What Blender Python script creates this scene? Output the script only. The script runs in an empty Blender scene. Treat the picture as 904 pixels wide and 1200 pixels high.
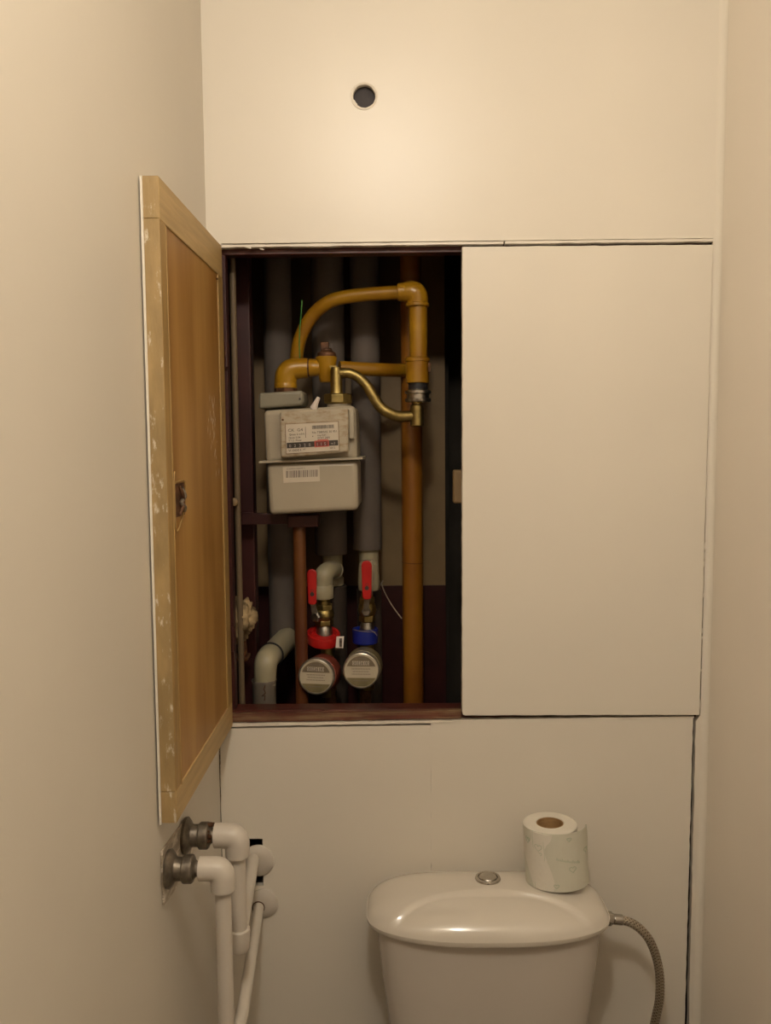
import bpy, bmesh, math, random
from mathutils import Vector, Matrix, noise
random.seed(7)
PI = math.pi
V = Vector
scene = bpy.context.scene
COL = scene.collection

# ------------------------------------------------------------ camera
F = 1030.0
cam_d = bpy.data.cameras.new('camera')
cam = bpy.data.objects.new('camera', cam_d)
COL.objects.link(cam)
CAM = V((0, -1.5, 1.525))
ROT = (Matrix.Rotation(math.radians(.72), 3, 'Z') @ Matrix.Rotation(PI/2 + math.radians(-4.66), 3, 'X')
       @ Matrix.Rotation(math.radians(-.5), 3, 'Z'))
cam.matrix_world = Matrix.Translation(CAM) @ ROT.to_4x4()
cam_d.sensor_fit = 'VERTICAL'
cam_d.sensor_height = 24.0
cam_d.lens = F/1200*24.0
cam_d.clip_start = .02
scene.camera = cam

# ------------------------------------------------------------ world, light, exposure
w = bpy.data.worlds.new('world')
scene.world = w
w.use_nodes = True
w.node_tree.nodes['Background'].inputs[0].default_value = (.9, .7, .5, 1)
w.node_tree.nodes['Background'].inputs[1].default_value = .01
ld = bpy.data.lights.new('ceiling_bulb', 'POINT')
ld.energy = 20.3
ld.color = (1, .92, .81)
ld.shadow_soft_size = .05
lamp = bpy.data.objects.new('ceiling_bulb', ld)
lamp.location = (-.02, -1.30, 2.37)
COL.objects.link(lamp)
vs = scene.view_settings
vs.view_transform = 'Standard'
vs.look = 'None'
vs.gamma = 1
vs.use_curve_mapping = False
vs.exposure = 0


# ------------------------------------------------------------ measuring helpers: a photograph point on a real plane
def ray(x, y):
    return ROT @ V(((x-452)/F, (600-y)/F, -1))


def P(x, y, Y=0.0):
    d = ray(x, y)
    return CAM + d*((Y-CAM.y)/d.y)


def PX(x, y, X):
    d = ray(x, y)
    return CAM + d*((X-CAM.x)/d.x)


# ------------------------------------------------------------ materials
def mat(name, col, rough=.5, metal=0.0, var=0.0, scale=20, bump=0.0, bscale=None, stretch=(1, 1, 1), col2=None,
        lo=.35, hi=.65, spec=.5, coat=0.0, detail=6, sss=0.0):
    m = bpy.data.materials.new(name)
    m.use_nodes = True
    nt = m.node_tree
    b = nt.nodes['Principled BSDF']
    b.inputs['Roughness'].default_value = rough
    b.inputs['Metallic'].default_value = metal
    b.inputs['Specular IOR Level'].default_value = spec
    b.inputs['Coat Weight'].default_value = coat
    b.inputs['Coat Roughness'].default_value = .12
    tc = nt.nodes.new('ShaderNodeTexCoord')
    mp = nt.nodes.new('ShaderNodeMapping')
    mp.inputs['Scale'].default_value = stretch
    nt.links.new(tc.outputs['Object'], mp.inputs[0])
    n = nt.nodes.new('ShaderNodeTexNoise')
    n.inputs['Scale'].default_value = scale
    n.inputs['Detail'].default_value = detail
    nt.links.new(mp.outputs[0], n.inputs['Vector'])
    r = nt.nodes.new('ShaderNodeValToRGB')
    r.color_ramp.elements[0].position = lo
    r.color_ramp.elements[1].position = hi
    if col2 is None:
        col2 = tuple(max(0, c*(1-var)) for c in col)
    r.color_ramp.elements[0].color = (*col2, 1)
    r.color_ramp.elements[1].color = (*col, 1)
    nt.links.new(n.outputs['Fac'], r.inputs[0])
    nt.links.new(r.outputs[0], b.inputs['Base Color'])
    if bump:
        n2 = nt.nodes.new('ShaderNodeTexNoise')
        n2.inputs['Scale'].default_value = bscale or scale*2
        n2.inputs['Detail'].default_value = 5
        nt.links.new(mp.outputs[0], n2.inputs['Vector'])
        bp = nt.nodes.new('ShaderNodeBump')
        bp.inputs['Strength'].default_value = bump
        bp.inputs['Distance'].default_value = .002
        nt.links.new(n2.outputs['Fac'], bp.inputs['Height'])
        nt.links.new(bp.outputs[0], b.inputs['Normal'])
    return m


def splash(m, col, scale, lo, hi, stretch=(1, 1, 1)):
    """worn paint patches with a shape of their own, mixed over the base colour"""
    nt = m.node_tree
    b = nt.nodes['Principled BSDF']
    src = b.inputs['Base Color'].links[0].from_socket
    tc = nt.nodes.new('ShaderNodeTexCoord')
    mp = nt.nodes.new('ShaderNodeMapping')
    mp.inputs['Scale'].default_value = stretch
    nt.links.new(tc.outputs['Object'], mp.inputs[0])
    n = nt.nodes.new('ShaderNodeTexNoise')
    n.inputs['Scale'].default_value = scale
    n.inputs['Detail'].default_value = 8
    n.inputs['Roughness'].default_value = .7
    nt.links.new(mp.outputs[0], n.inputs['Vector'])
    r = nt.nodes.new('ShaderNodeMapRange')
    r.inputs[1].default_value = lo
    r.inputs[2].default_value = hi
    nt.links.new(n.outputs['Fac'], r.inputs[0])
    x = nt.nodes.new('ShaderNodeMix')
    x.data_type = 'RGBA'
    nt.links.new(r.outputs[0], x.inputs[0])
    nt.links.new(src, x.inputs[6])
    x.inputs[7].default_value = (*col, 1)
    nt.links.new(x.outputs[2], b.inputs['Base Color'])
    return m


M = {}
M['paint'] = mat('cream_paint', (.80, .735, .63), .36, var=.035, scale=3, bump=.12, bscale=26)
M['wallpaint'] = mat('side_wall_paint', (.88, .80, .69), .5, var=.04, scale=2.5, bump=.14, bscale=18)  # right wall: same paint lightened, stronger lamp light put into the colour
M['wallpaint_left'] = mat('left_wall_paint', (.69, .635, .545), .5, var=.04, scale=2.5, bump=.14, bscale=18)  # left wall: same paint darkened, weaker lamp light put into the colour
M['chip'] = mat('chipped_edge', (.30, .20, .12), .8, var=.5, scale=90)
M['sidepipe'] = mat('dusty_brown_paint', (.16, .11, .06), .6, var=.35, scale=14, stretch=(1, 1, .2))
M['maroon'] = splash(mat('maroon_oil_paint', (.085, .020, .013), .38, var=.35, scale=25, bump=.3, bscale=60),
                     (.45, .33, .20), 30, .66, .72, (1, 6, 12))
M['maroon_dark'] = mat('dark_maroon_paint', (.055, .013, .011), .42, var=.3, scale=18, bump=.2)
M['post'] = mat('orange_maroon_paint', (.17, .062, .014), .42, col2=(.10, .026, .010), scale=9, bump=.2, stretch=(1, 1, .5))
M['beige_wall'] = mat('old_beige_paint', (.31, .20, .092), .6, var=.25, scale=9, bump=.2)
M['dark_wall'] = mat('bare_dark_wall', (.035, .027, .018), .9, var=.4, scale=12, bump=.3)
M['wood_v'] = mat('bare_pine_stile', (.41, .255, .085), .55, var=.28, scale=14, bump=.25, bscale=60, stretch=(7, 7, .5))
M['wood_h'] = mat('bare_pine_rail', (.52, .355, .15), .55, var=.2, scale=14, bump=.25, bscale=60, stretch=(7, .5, 7))
M['edge'] = splash(mat('pine_edge', (.44, .30, .13), .6, var=.3, scale=22, bump=.5, bscale=80, stretch=(2, 2, .6)),
                   (.66, .58, .44), 110, .575, .66, (1, 1, .35))
M['ply'] = splash(mat('varnished_plywood', (.45, .255, .075), .5, col2=(.28, .128, .025), scale=5, bump=.12, bscale=60,
                      stretch=(3, 2.4, .35)), (.64, .50, .28), 60, .70, .76, (1, 1.5, .6))
M['yellow'] = mat('yellow_pipe_paint', (.39, .205, .009), .32, col2=(.27, .12, .006), scale=16, bump=.2, bscale=30)
M['riser'] = mat('orange_pipe_paint', (.31, .125, .010), .4, col2=(.21, .07, .007), scale=12, bump=.2, stretch=(1, 1, .6))
M['rust'] = mat('rusty_iron', (.16, .07, .03), .6, metal=.4, var=.6, scale=80, bump=.4)
M['brass'] = mat('worn_brass', (.40, .30, .11), .42, metal=1, var=.4, scale=55, bump=.25, bscale=120)
M['steel'] = mat('dull_steel', (.42, .38, .32), .38, metal=1, var=.4, scale=60, bump=.3)
M['iron'] = mat('stained_iron_fitting', (.27, .23, .18), .45, metal=.75, var=.55, scale=60, bump=.5, bscale=90)
M['plate'] = splash(mat('smeared_wall_plate', (.50, .42, .32), .42, metal=.3, var=.3, scale=14, bump=.4, stretch=(1, 3, 3)),
                    (.80, .73, .62), 18, .52, .6, (1, 1, 4))
M['blackrub'] = mat('black_rubber', (.018, .016, .018), .5, var=.3)
M['foam'] = mat('grey_foam_insulation', (.155, .124, .102), .75, var=.18, scale=14, bump=.3, bscale=50)
M['foam_dark'] = mat('dark_foam_insulation', (.062, .043, .03), .8, var=.2, scale=14, bump=.3)
M['greypipe'] = mat('grey_drain_plastic', (.22, .18, .14), .5, var=.2, scale=8)
M['pvc'] = mat('old_white_plastic', (.42, .37, .24), .4, var=.12, scale=20)
M['ppr'] = mat('white_plastic_pipe', (.62, .56, .48), .36, var=.06, scale=12, bump=.06)
M['red'] = mat('red_plastic', (.52, .014, .012), .35, var=.15, scale=30)
M['dkred'] = mat('dusty_red_plastic', (.24, .05, .028), .5, var=.25, scale=30)
M['blue'] = mat('blue_plastic', (.008, .02, .24), .35, var=.2, scale=30)
M['meter'] = mat('grey_enamel', (.42, .365, .27), .42, var=.08, scale=10, bump=.12, bscale=40)
M['meter_dirty'] = splash(mat('dusty_enamel', (.45, .385, .28), .5, var=.1, scale=14, bump=.2),
                          (.29, .20, .10), 60, .48, .70, (1, 1, 2.5))
M['collar'] = mat('grey_collar_plastic', (.26, .235, .17), .45, var=.1, scale=14)
M['label'] = mat('label_paper', (.60, .53, .42), .5, var=.05, scale=30)
M['ink'] = mat('black_ink', (.05, .035, .03), .6)
M['inkgrey'] = mat('grey_ink', (.22, .18, .15), .6)
M['redink'] = mat('red_ink', (.50, .10, .07), .6)
M['drum'] = mat('counter_drum', (.060, .048, .04), .35, var=.3, scale=60)
M['drumred'] = mat('red_counter_drum', (.22, .05, .04), .35, var=.3, scale=60)
M['digit'] = mat('white_digit', (.42, .38, .33), .5)
M['dialface'] = mat('dial_face_paper', (.56, .49, .36), .35, var=.06, scale=30, coat=.5)
M['dialrim'] = mat('brushed_dial_rim', (.50, .45, .36), .3, metal=.7, var=.12, scale=60)
M['dialdark'] = mat('dial_window_shadow_grey', (.22, .17, .11), .4, var=.2, scale=80)  # olive-grey counter surround on the dial
M['bodygrey'] = mat('khaki_meter_body', (.22, .18, .09), .45, var=.25, scale=40, bump=.2)
M['foamlump'] = mat('crumbly_foam', (.40, .29, .15), .85, col2=(.11, .07, .03), scale=38, lo=.38, hi=.56, bump=1.0, bscale=70)
M['ceramic'] = mat('glazed_ceramic', (.68, .62, .53), .19, var=.015, scale=2, coat=.4)
M['ceramic_tank'] = mat('glazed_ceramic_tank', (.60, .54, .47), .22, var=.02, scale=2)
M['chrome'] = mat('dull_chrome', (.55, .52, .47), .25, metal=1, var=.2, scale=60)
M['paper'] = mat('tissue_paper', (.74, .69, .59), .9, var=.03, scale=30, bump=.5, bscale=160)
M['sheet'] = mat('greenish_tissue', (.66, .635, .52), .9, var=.05, scale=18, bump=.5, bscale=160)
M['card'] = mat('brown_cardboard', (.40, .24, .10), .85, var=.2, scale=70, stretch=(1, 1, 3))
M['motif'] = mat('pale_green_print', (.44, .49, .36), .9)
M['floor'] = mat('floor_tile', (.17, .12, .08), .4, var=.2, scale=12)
M['ceil'] = mat('ceiling_paint', (.80, .76, .68), .7, var=.03, scale=4)
M['frontwall'] = mat('hall_door_paint', (.12, .085, .06), .6, var=.1, scale=3)
M['wiregreen'] = mat('green_wire', (.05, .22, .04), .4)
M['seal'] = mat('white_seal', (.80, .72, .66), .45)
M['dustwire'] = mat('bare_wire', (.40, .33, .26), .4, metal=.6)


def braid_material():
    m = bpy.data.materials.new('braided_steel')
    m.use_nodes = True
    nt = m.node_tree
    b = nt.nodes['Principled BSDF']
    b.inputs['Metallic'].default_value = .8
    b.inputs['Roughness'].default_value = .4
    tc = nt.nodes.new('ShaderNodeTexCoord')
    outs = []
    for sx in (1, -1):
        mp = nt.nodes.new('ShaderNodeMapping')
        mp.inputs['Rotation'].default_value = (0, 0, sx*.9)
        nt.links.new(tc.outputs['UV'], mp.inputs[0])
        wv = nt.nodes.new('ShaderNodeTexWave')
        wv.inputs['Scale'].default_value = 3.2
        wv.inputs['Distortion'].default_value = .3
        nt.links.new(mp.outputs[0], wv.inputs['Vector'])
        outs.append(wv.outputs['Fac'])
    mx = nt.nodes.new('ShaderNodeMath')
    mx.operation = 'MAXIMUM'
    nt.links.new(outs[0], mx.inputs[0])
    nt.links.new(outs[1], mx.inputs[1])
    r = nt.nodes.new('ShaderNodeValToRGB')
    r.color_ramp.elements[0].color = (.09, .065, .04, 1)
    r.color_ramp.elements[1].color = (.55, .47, .36, 1)
    nt.links.new(mx.outputs[0], r.inputs[0])
    nt.links.new(r.outputs[0], b.inputs['Base Color'])
    bp = nt.nodes.new('ShaderNodeBump')
    bp.inputs['Distance'].default_value = .001
    nt.links.new(mx.outputs[0], bp.inputs['Height'])
    nt.links.new(bp.outputs[0], b.inputs['Normal'])
    return m


M['braid'] = braid_material()


# ------------------------------------------------------------ object helpers
def world_loc(o):
    p = V((0, 0, 0))
    while o:
        p += o.location
        o = o.parent
    return p


def tag(o, label=None, cat=None, group=None, kind=None):
    if label: o['label'] = label
    if cat: o['category'] = cat
    if group: o['group'] = group
    if kind: o['kind'] = kind
    return o


def thing(name, loc, label=None, cat=None, group=None, kind=None, parent=None):
    o = bpy.data.objects.new(name, None)
    o.empty_display_size = .02
    COL.objects.link(o)
    if parent:
        o.parent = parent
        o.location = V(loc) - world_loc(parent)
    else:
        o.location = loc
    return tag(o, label, cat, group, kind)


def frame_of(d):
    d = V(d).normalized()
    a = V((0, 0, 1)) if abs(d.z) < .9 else V((1, 0, 0))
    u = d.cross(a).normalized()
    return u, d.cross(u).normalized(), d


class G:
    """collects shapes in room coordinates, then links them as ONE mesh object"""
    def __init__(s):
        s.v = []; s.f = []; s.uv = {}

    def box(s, x0, x1, y0, y1, z0, z1):
        n = len(s.v)
        s.v += [V((x, y, z)) for z in (z0, z1) for y in (y0, y1) for x in (x0, x1)]
        s.f += [tuple(n+i for i in q) for q in ((0, 2, 3, 1), (4, 5, 7, 6), (0, 1, 5, 4), (1, 3, 7, 5), (3, 2, 6, 7), (2, 0, 4, 6))]
        return s

    def prism(s, pts, d):
        n = len(s.v); k = len(pts); d = V(d)
        s.v += [V(p) for p in pts] + [V(p)+d for p in pts]
        s.f.append(tuple(range(n, n+k)))
        s.f.append(tuple(range(n+2*k-1, n+k-1, -1)))
        for i in range(k):
            j = (i+1) % k
            s.f.append((n+i, n+k+i, n+k+j, n+j))
        return s

    def pxprism(s, px, Y0, Y1):
        return s.prism([P(x, y, Y0) for x, y in px], (0, Y1-Y0, 0))

    def tube(s, pts, r, n=20, sub=1, caps=True):
        pts = [V(p) for p in pts]
        rs = list(r) if isinstance(r, (list, tuple)) else [r]*len(pts)
        if sub > 1:
            q = []; qr = []
            for i in range(len(pts)-1):
                p0 = pts[max(i-1, 0)]; p1 = pts[i]; p2 = pts[i+1]; p3 = pts[min(i+2, len(pts)-1)]
                for k in range(sub):
                    t = k/sub
                    q.append(.5*((2*p1)+(p2-p0)*t+(2*p0-5*p1+4*p2-p3)*t*t+(-p0+3*p1-3*p2+p3)*t**3))
                    qr.append(rs[i]*(1-t)+rs[i+1]*t)
            q.append(pts[-1]); qr.append(rs[-1])
            pts, rs = q, qr
        base = len(s.v)
        u = None
        L = 0
        for i, p in enumerate(pts):
            t = (pts[min(i+1, len(pts)-1)]-pts[max(i-1, 0)]).normalized()
            if u is None:
                u = frame_of(t)[0]
            u = (u-t*u.dot(t)).normalized()
            w_ = t.cross(u)
            if i: L += (p-pts[i-1]).length
            for k in range(n):
                a = 2*PI*k/n
                s.v.append(p+(u*math.cos(a)+w_*math.sin(a))*rs[i])
                s.uv[len(s.v)-1] = (k/n, L/(2*PI*max(rs[i], 1e-4)))
        for i in range(len(pts)-1):
            for k in range(n):
                a = base+i*n+k; b = base+i*n+(k+1) % n
                s.f.append((a, b, b+n, a+n))
        if caps:
            s.f.append(tuple(range(base+n-1, base-1, -1)))
            e = base+(len(pts)-1)*n
            s.f.append(tuple(range(e, e+n)))
        return s

    def lathe(s, o, d, prof, n=32, caps=True):
        """prof: (distance along d, radius)"""
        o = V(o); u, w_, d = frame_of(d)
        base = len(s.v)
        for t, r in prof:
            for k in range(n):
                a = 2*PI*k/n
                s.v.append(o+d*t+(u*math.cos(a)+w_*math.sin(a))*r)
        for i in range(len(prof)-1):
            for k in range(n):
                a = base+i*n+k; b = base+i*n+(k+1) % n
                s.f.append((a, b, b+n, a+n))
        if caps:
            s.f.append(tuple(range(base+n-1, base-1, -1)))
            e = base+(len(prof)-1)*n
            s.f.append(tuple(range(e, e+n)))
        return s

    def cyl(s, a, b, r, n=28, bev=.0008):
        a = V(a); b = V(b); L = (b-a).length; bev = min(bev, L*.3, r*.3)
        return s.lathe(a, b-a, [(0, r-bev), (bev, r), (L-bev, r), (L, r-bev)], n)

    def torus(s, c, d, R, r, n=36, m=10, a0=0, a1=2*PI):
        u, w_, d = frame_of(d); c = V(c)
        full = abs(a1-a0-2*PI) < 1e-6
        base = len(s.v); cnt = n if full else n+1
        for i in range(cnt):
            a = a0+(a1-a0)*i/n
            e = u*math.cos(a)+w_*math.sin(a)
            for j in range(m):
                b = 2*PI*j/m
                s.v.append(c+e*(R+r*math.cos(b))+d*r*math.sin(b))
        for i in range(n if full else n):
            for j in range(m):
                i2 = (i+1) % cnt; j2 = (j+1) % m
                s.f.append((base+i*m+j, base+i*m+j2, base+i2*m+j2, base+i2*m+j))
        return s

    def hexnut(s, a, b, r, n=6, ph=0):
        a = V(a); b = V(b); u, w_, d = frame_of(b-a); L = (b-a).length
        k0 = len(s.v)
        for t, q in ((0, .9), (.12, 1), (.88, 1), (1, .9)):
            for k in range(n):
                an = 2*PI*k/n+ph
                s.v.append(a+d*L*t+(u*math.cos(an)+w_*math.sin(an))*r*q)
        for i in range(3):
            for k in range(n):
                x = k0+i*n+k; y = k0+i*n+(k+1) % n
                s.f.append((x, y, y+n, x+n))
        s.f.append(tuple(range(k0+n-1, k0-1, -1)))
        s.f.append(tuple(range(k0+3*n, k0+4*n)))
        return s

    def build(s, name, m, parent=None, bevel=0.0, seg=2, angle=35, label=None, kind=None, smooth=True, sharp=True):
        me = bpy.data.meshes.new(name)
        off = world_loc(parent) if parent else V((0, 0, 0))
        org = off
        if parent is None:
            lo = V([min(p[i] for p in s.v) for i in range(3)]); hi = V([max(p[i] for p in s.v) for i in range(3)])
            org = V(((lo.x+hi.x)/2, (lo.y+hi.y)/2, lo.z))
        me.from_pydata([tuple(p-org) for p in s.v], [], s.f)
        bm = bmesh.new(); bm.from_mesh(me)
        bmesh.ops.recalc_face_normals(bm, faces=bm.faces)
        bm.to_mesh(me); bm.free()
        if s.uv:
            uvl = me.uv_layers.new(name='uv')
            for poly in me.polygons:
                us = [s.uv.get(me.loops[l].vertex_index, (0, 0)) for l in poly.loop_indices]
                wrap = max(q[0] for q in us)-min(q[0] for q in us) > .6
                for l, q in zip(poly.loop_indices, us):
                    uvl.data[l].uv = (q[0]+1 if wrap and q[0] < .4 else q[0], q[1])
        if smooth:
            for poly in me.polygons: poly.use_smooth = True
            if sharp: me.set_sharp_from_angle(angle=math.radians(angle))
        me.materials.append(m)
        o = bpy.data.objects.new(name, me)
        COL.objects.link(o)
        if parent: o.parent = parent
        else: o.location = org
        if bevel:
            md = o.modifiers.new('bevel', 'BEVEL')
            md.width = bevel; md.segments = seg; md.limit_method = 'ANGLE'; md.angle_limit = math.radians(40)
            md.harden_normals = False
        if label: o['label'] = label
        if kind: o['kind'] = kind
        return o


def text_shape(g, s, size, origin, right=V((1, 0, 0)), up=V((0, 0, 1)), depth=.0002, align='LEFT', sx=1.0):
    cu = bpy.data.curves.new('t', 'FONT')
    cu.body = s; cu.size = size; cu.align_x = align; cu.resolution_u = 2; cu.extrude = depth
    o = bpy.data.objects.new('t', cu)
    me = bpy.data.meshes.new_from_object(o)
    nrm = right.cross(up)
    n = len(g.v)
    for v in me.vertices:
        g.v.append(V(origin)+right*v.co.x*sx+up*v.co.y+nrm*v.co.z)
    for p in me.polygons:
        g.f.append(tuple(n+i for i in p.vertices))
    bpy.data.objects.remove(o); bpy.data.curves.remove(cu); bpy.data.meshes.remove(me)
    return g


def rough_poly(pts, step=.012, amp=.0005, seed=0):
    """outline with slightly ragged edges (old painted board)"""
    out = []
    for i, p in enumerate(pts):
        p = V(p); q = V(pts[(i+1) % len(pts)])
        k = max(1, int((q-p).length/step))
        for j in range(k):
            a = p.lerp(q, j/k)
            if j:
                nn = noise.noise(a*55+V((seed, 0, 0)))*amp*2 + (random.random()-.5)*amp*.6
                t = (q-p).normalized()
                a = a+V((-t.z, 0, t.x))*nn
            out.append(a)
    return out


# ================================================================ THE ROOM
XL, XR, YF, ZC = -.315, .540, -2.05, 2.5
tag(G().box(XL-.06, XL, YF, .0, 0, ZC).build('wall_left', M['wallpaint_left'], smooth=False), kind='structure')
g = G()
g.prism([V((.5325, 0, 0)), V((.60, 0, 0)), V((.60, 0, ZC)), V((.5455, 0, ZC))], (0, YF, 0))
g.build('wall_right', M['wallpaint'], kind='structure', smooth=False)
G().box(XL-.06, .60, YF-.06, YF, 0, ZC).build('wall_front', M['frontwall'], kind='structure', smooth=False)
G().box(XL-.06, .60, YF-.06, .5, -.06, 0).build('floor', M['floor'], kind='structure', smooth=False)
G().box(XL-.06, .60, YF-.06, .5, ZC, ZC+.06).build('ceiling', M['ceil'], kind='structure', smooth=False)

# the boarded end wall of the room
WT = .012
wb = thing('wall_back', (0.11, 0, 0), kind='structure')
ZT = P(262, 289).z           # top of the cupboard opening 1.851
ZB = P(271, 848).z
# upper board with the round hole
hc = P(427, 112.5)
hr = 12.6/F*1.5
g = G()
zl, zr = P(240, 285.5).z, P(840, 279).z
x0, x1 = XL, XR+.004
N = 64
ang = []
corners = [V((x0, 0, zl)), V((x1, 0, zr)), V((x1, 0, ZC)), V((x0, 0, ZC))]
for a in [math.atan2(c.z-hc.z, c.x-hc.x) for c in corners]: ang.append(a % (2*PI))
ang += [2*PI*i/N for i in range(N)]
ang = sorted(set(round(a, 5) for a in ang))
inner = []; outer = []
for a in ang:
    e = V((math.cos(a), 0, math.sin(a)))
    rr = hr*1.18
    inner.append(hc+e*rr)
    best = 9
    for i in range(4):
        p, q = corners[i], corners[(i+1) % 4]
        dx, dz = q.x-p.x, q.z-p.z
        den = e.x*dz-e.z*dx
        if abs(den) < 1e-9: continue
        t = ((p.x-hc.x)*dz-(p.z-hc.z)*dx)/den
        if t > 1e-6: best = min(best, t)
    outer.append(hc+e*best)
k = len(ang)
for lay in (0, WT):
    g.v += [p+V((0, lay, 0)) for p in inner]+[p+V((0, lay, 0)) for p in outer]
for i in range(k):
    j = (i+1) % k
    g.f += [(i, j, k+j, k+i), (2*k+i, 3*k+i, 3*k+j, 2*k+j), (i, 2*k+i, 2*k+j, j), (k+i, k+j, 3*k+j, 3*k+i)]
g.build('upper_panel', M['paint'], wb, angle=30)
# the painted rim round the hole, chipped unevenly
g = G()
prof = []
base = len(g.v)
n = 48
for i in range(n):
    a = 2*PI*i/n
    e = V((math.cos(a), 0, math.sin(a)))
    rin = hr*(1+.03*noise.noise(e*3)) - (.0016 if 3.5 < a < 4.0 else 0)
    for rr, yy in ((hr*1.26, .0005), (hr*1.22, -.0009), (hr*1.1, -.0006), (rin, .0008), (rin, .010), (hr*1.15, .010)):
        g.v.append(hc+e*rr+V((0, yy, 0)))
for i in range(n):
    for j in range(5):
        a = i*6+j; b = ((i+1) % n)*6+j
        g.f.append((a, a+1, b+1, b))
g.build('hole_rim', M['paint'], wb)
g = G().cyl(hc+V((0, .0125, 0)), hc+V((0, .018, 0)), hr*1.5, 40)
M['plug'] = mat('dusty_grey_plug', (.075, .066, .068), .8, var=.2, scale=60)  # added disc; its grey stands in for the shade inside the open hole
g.build('hole_plug', M['plug'], wb)
# lower boards, with a cut-out behind the pipe rosettes
pl = [P(259, 857), P(505, 849.5), P(505, 1200), P(262, 1200)]
ll = [V((XL+.001, 0, 0)), V((XL+.0045, 0, ZB-.009)), V((P(505, 849.5).x, 0, P(505, 849.5).z)), V((P(505, 1200).x+.002, 0, 0))]
h0, h1 = P(288, 983), P(309, 1038)       # black cut-out
seamx = P(505, 900).x
zt_l, zt_r = P(262, 854).z, P(505, 849.8).z
g = G()
poly = rough_poly([V((XL+.0035, 0, 0)), V((seamx, 0, 0)), V((seamx, 0, zt_r)), V((XL+.0035, 0, zt_l))], amp=.0007)
# split the board round the cut-out as four strips of one mesh
xa, xb = h0.x, h1.x
za, zb = h1.z, h0.z


def quad(g, x0, x1, z0, z1, z1b=None):
    z1b = z1 if z1b is None else z1b
    g.prism([V((x0, 0, z0)), V((x1, 0, z0)), V((x1, 0, z1b)), V((x0, 0, z1))], (0, WT, 0))


def zt(x): return zt_l+(zt_r-zt_l)*(x-XL)/(seamx-XL)


# vertical strips with shared corners
xs = [XL+.0012+.0008*noise.noise(V((0, i*.7, 0))) for i in range(60)]
zs = [zt_l*i/59 for i in range(60)]
edge = [V((xs[i], 0, zs[i])) for i in range(60)]
strip1 = edge + [V((xa, 0, zt(xa))), V((xa, 0, 0))]
g.prism(list(reversed(strip1)), (0, WT, 0))
quad(g, xa, xb, 0, za)
quad(g, xa, xb, zb, zt(xa), zt(xb))
top = [V((xb+(seamx-xb)*i/40, 0, zt(xb+(seamx-xb)*i/40)+.0005*noise.noise(V((i*.8, 3, 0))))) for i in range(41)]
g.prism([V((xb, 0, 0)), V((seamx, 0, 0))]+list(reversed(top)), (0, WT, 0))
g.build('lower_panel', M['paint'], wb, smooth=False)
rx_t, rx_b = P(812.5, 842).x, P(803.5, 1200).x
g = G()
rz = P(812, 841.5).z
rpoly = rough_poly([V((seamx+.0001, -.0005, 0)), V((P(803, 1200).x-.004, -.0012, 0)), V((rx_t, -.0005, rz)), V((seamx+.0001, -.0005, P(506, 845.5).z))], amp=.0006, seed=4)
g.prism(rpoly, (0, WT, 0))
g.build('lower_panel', M['paint'], wb, smooth=False)
# strip between the cupboard's right door and the side wall, and its lower run
g = G()
g.prism(rough_poly([V((P(816, 845).x-.003, 0, 0)), V((.5365, 0, 0)), V((.548, 0, zr-.003)), V((P(837.2, 290).x, 0, zr-.003)), V((P(821.2, 838).x, 0, P(821, 838).z)),
                    V((P(816, 845).x, 0, P(816, 845).z))], amp=.0006, seed=9), (0, WT, 0))
g.build('side_strip', M['paint'], wb, smooth=False)
g = G()   # filled, rounded corner
g.v = []
for z, xr in ((0, .5325), (ZC, .5455)):
    for i in range(9):
        a = PI/2*i/8
        R_ = .012
        g.v.append(V((xr-R_+R_*math.sin(a), -R_+R_*math.cos(a), z)))
    g.v += [V((xr+.01, -R_, z)), V((xr+.01, .004, z)), V((xr-R_, .004, z))]
k = 12
g.f = [tuple(range(k-1, -1, -1)), tuple(range(k, 2*k))]+[(i, (i+1) % k, k+(i+1) % k, k+i) for i in range(k)]
M['filler'] = mat('matt_filler_paint', (.80, .735, .63), .85, spec=.2, bump=.1, bscale=20)
g.build('corner_filler', M['filler'], wb, angle=60)
# thin battens: over the doors (two lengths) and under the opening
for i, (a, b) in enumerate((((244, 287.6), (590, 283.2)), ((592, 283.0), (836, 280.2)))):
    g = G()
    A, B = P(*a), P(*b)
    h = .0042
    g.prism(rough_poly([A+V((0, -.003, -h)), B+V((0, -.003, -h)), B+V((0, -.003, 0)), A+V((0, -.003, 0))], amp=.0005, seed=i*3), (0, .014, 0))
    g.build('batten', M['paint'], wb, smooth=False)
g = G()
A, B = P(268, 848.2), P(541, 843.6)
g.prism(rough_poly([A+V((0, -.002, -.0045)), B+V((0, -.002, -.0045)), B+V((0, -.002, 0)), A+V((0, -.002, 0))], amp=.0007, seed=21), (0, .012, 0))
g.build('batten', M['paint'], wb, smooth=False)
g = G()
A, B = P(541, 843.6), P(814, 839.4)
g.prism(rough_poly([A+V((0, 0, -.003)), B+V((0, 0, -.003)), B, A], amp=.0004, seed=31), (0, .012, 0))
g.build('batten', M['paint'], wb, smooth=False)
# left strip beside the opening
g = G()
g.prism([V((XL, 0, ZB-.01)), V((P(264, 700).x, 0, ZB-.01)), V((P(264, 700).x, 0, zl+.001)), V((XL, 0, zl+.001))], (0, WT, 0))
g.build('side_strip', M['paint'], wb, smooth=False)
# beads of paint bridging the gap at the shut door's right edge
g = G()
for i in range(16):
    t_ = random.random()**.7
    c = P(836.3-15.6*t_, 300+530*t_, -.003)
    L = random.uniform(.002, .009)
    g.tube([c+V((0, 0, -L)), c, c+V((0, 0, L))], [.0004, .0012, .0004], 6, 3)
g.build('paint_bead', M['paint'], wb, kind='stuff')
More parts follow.
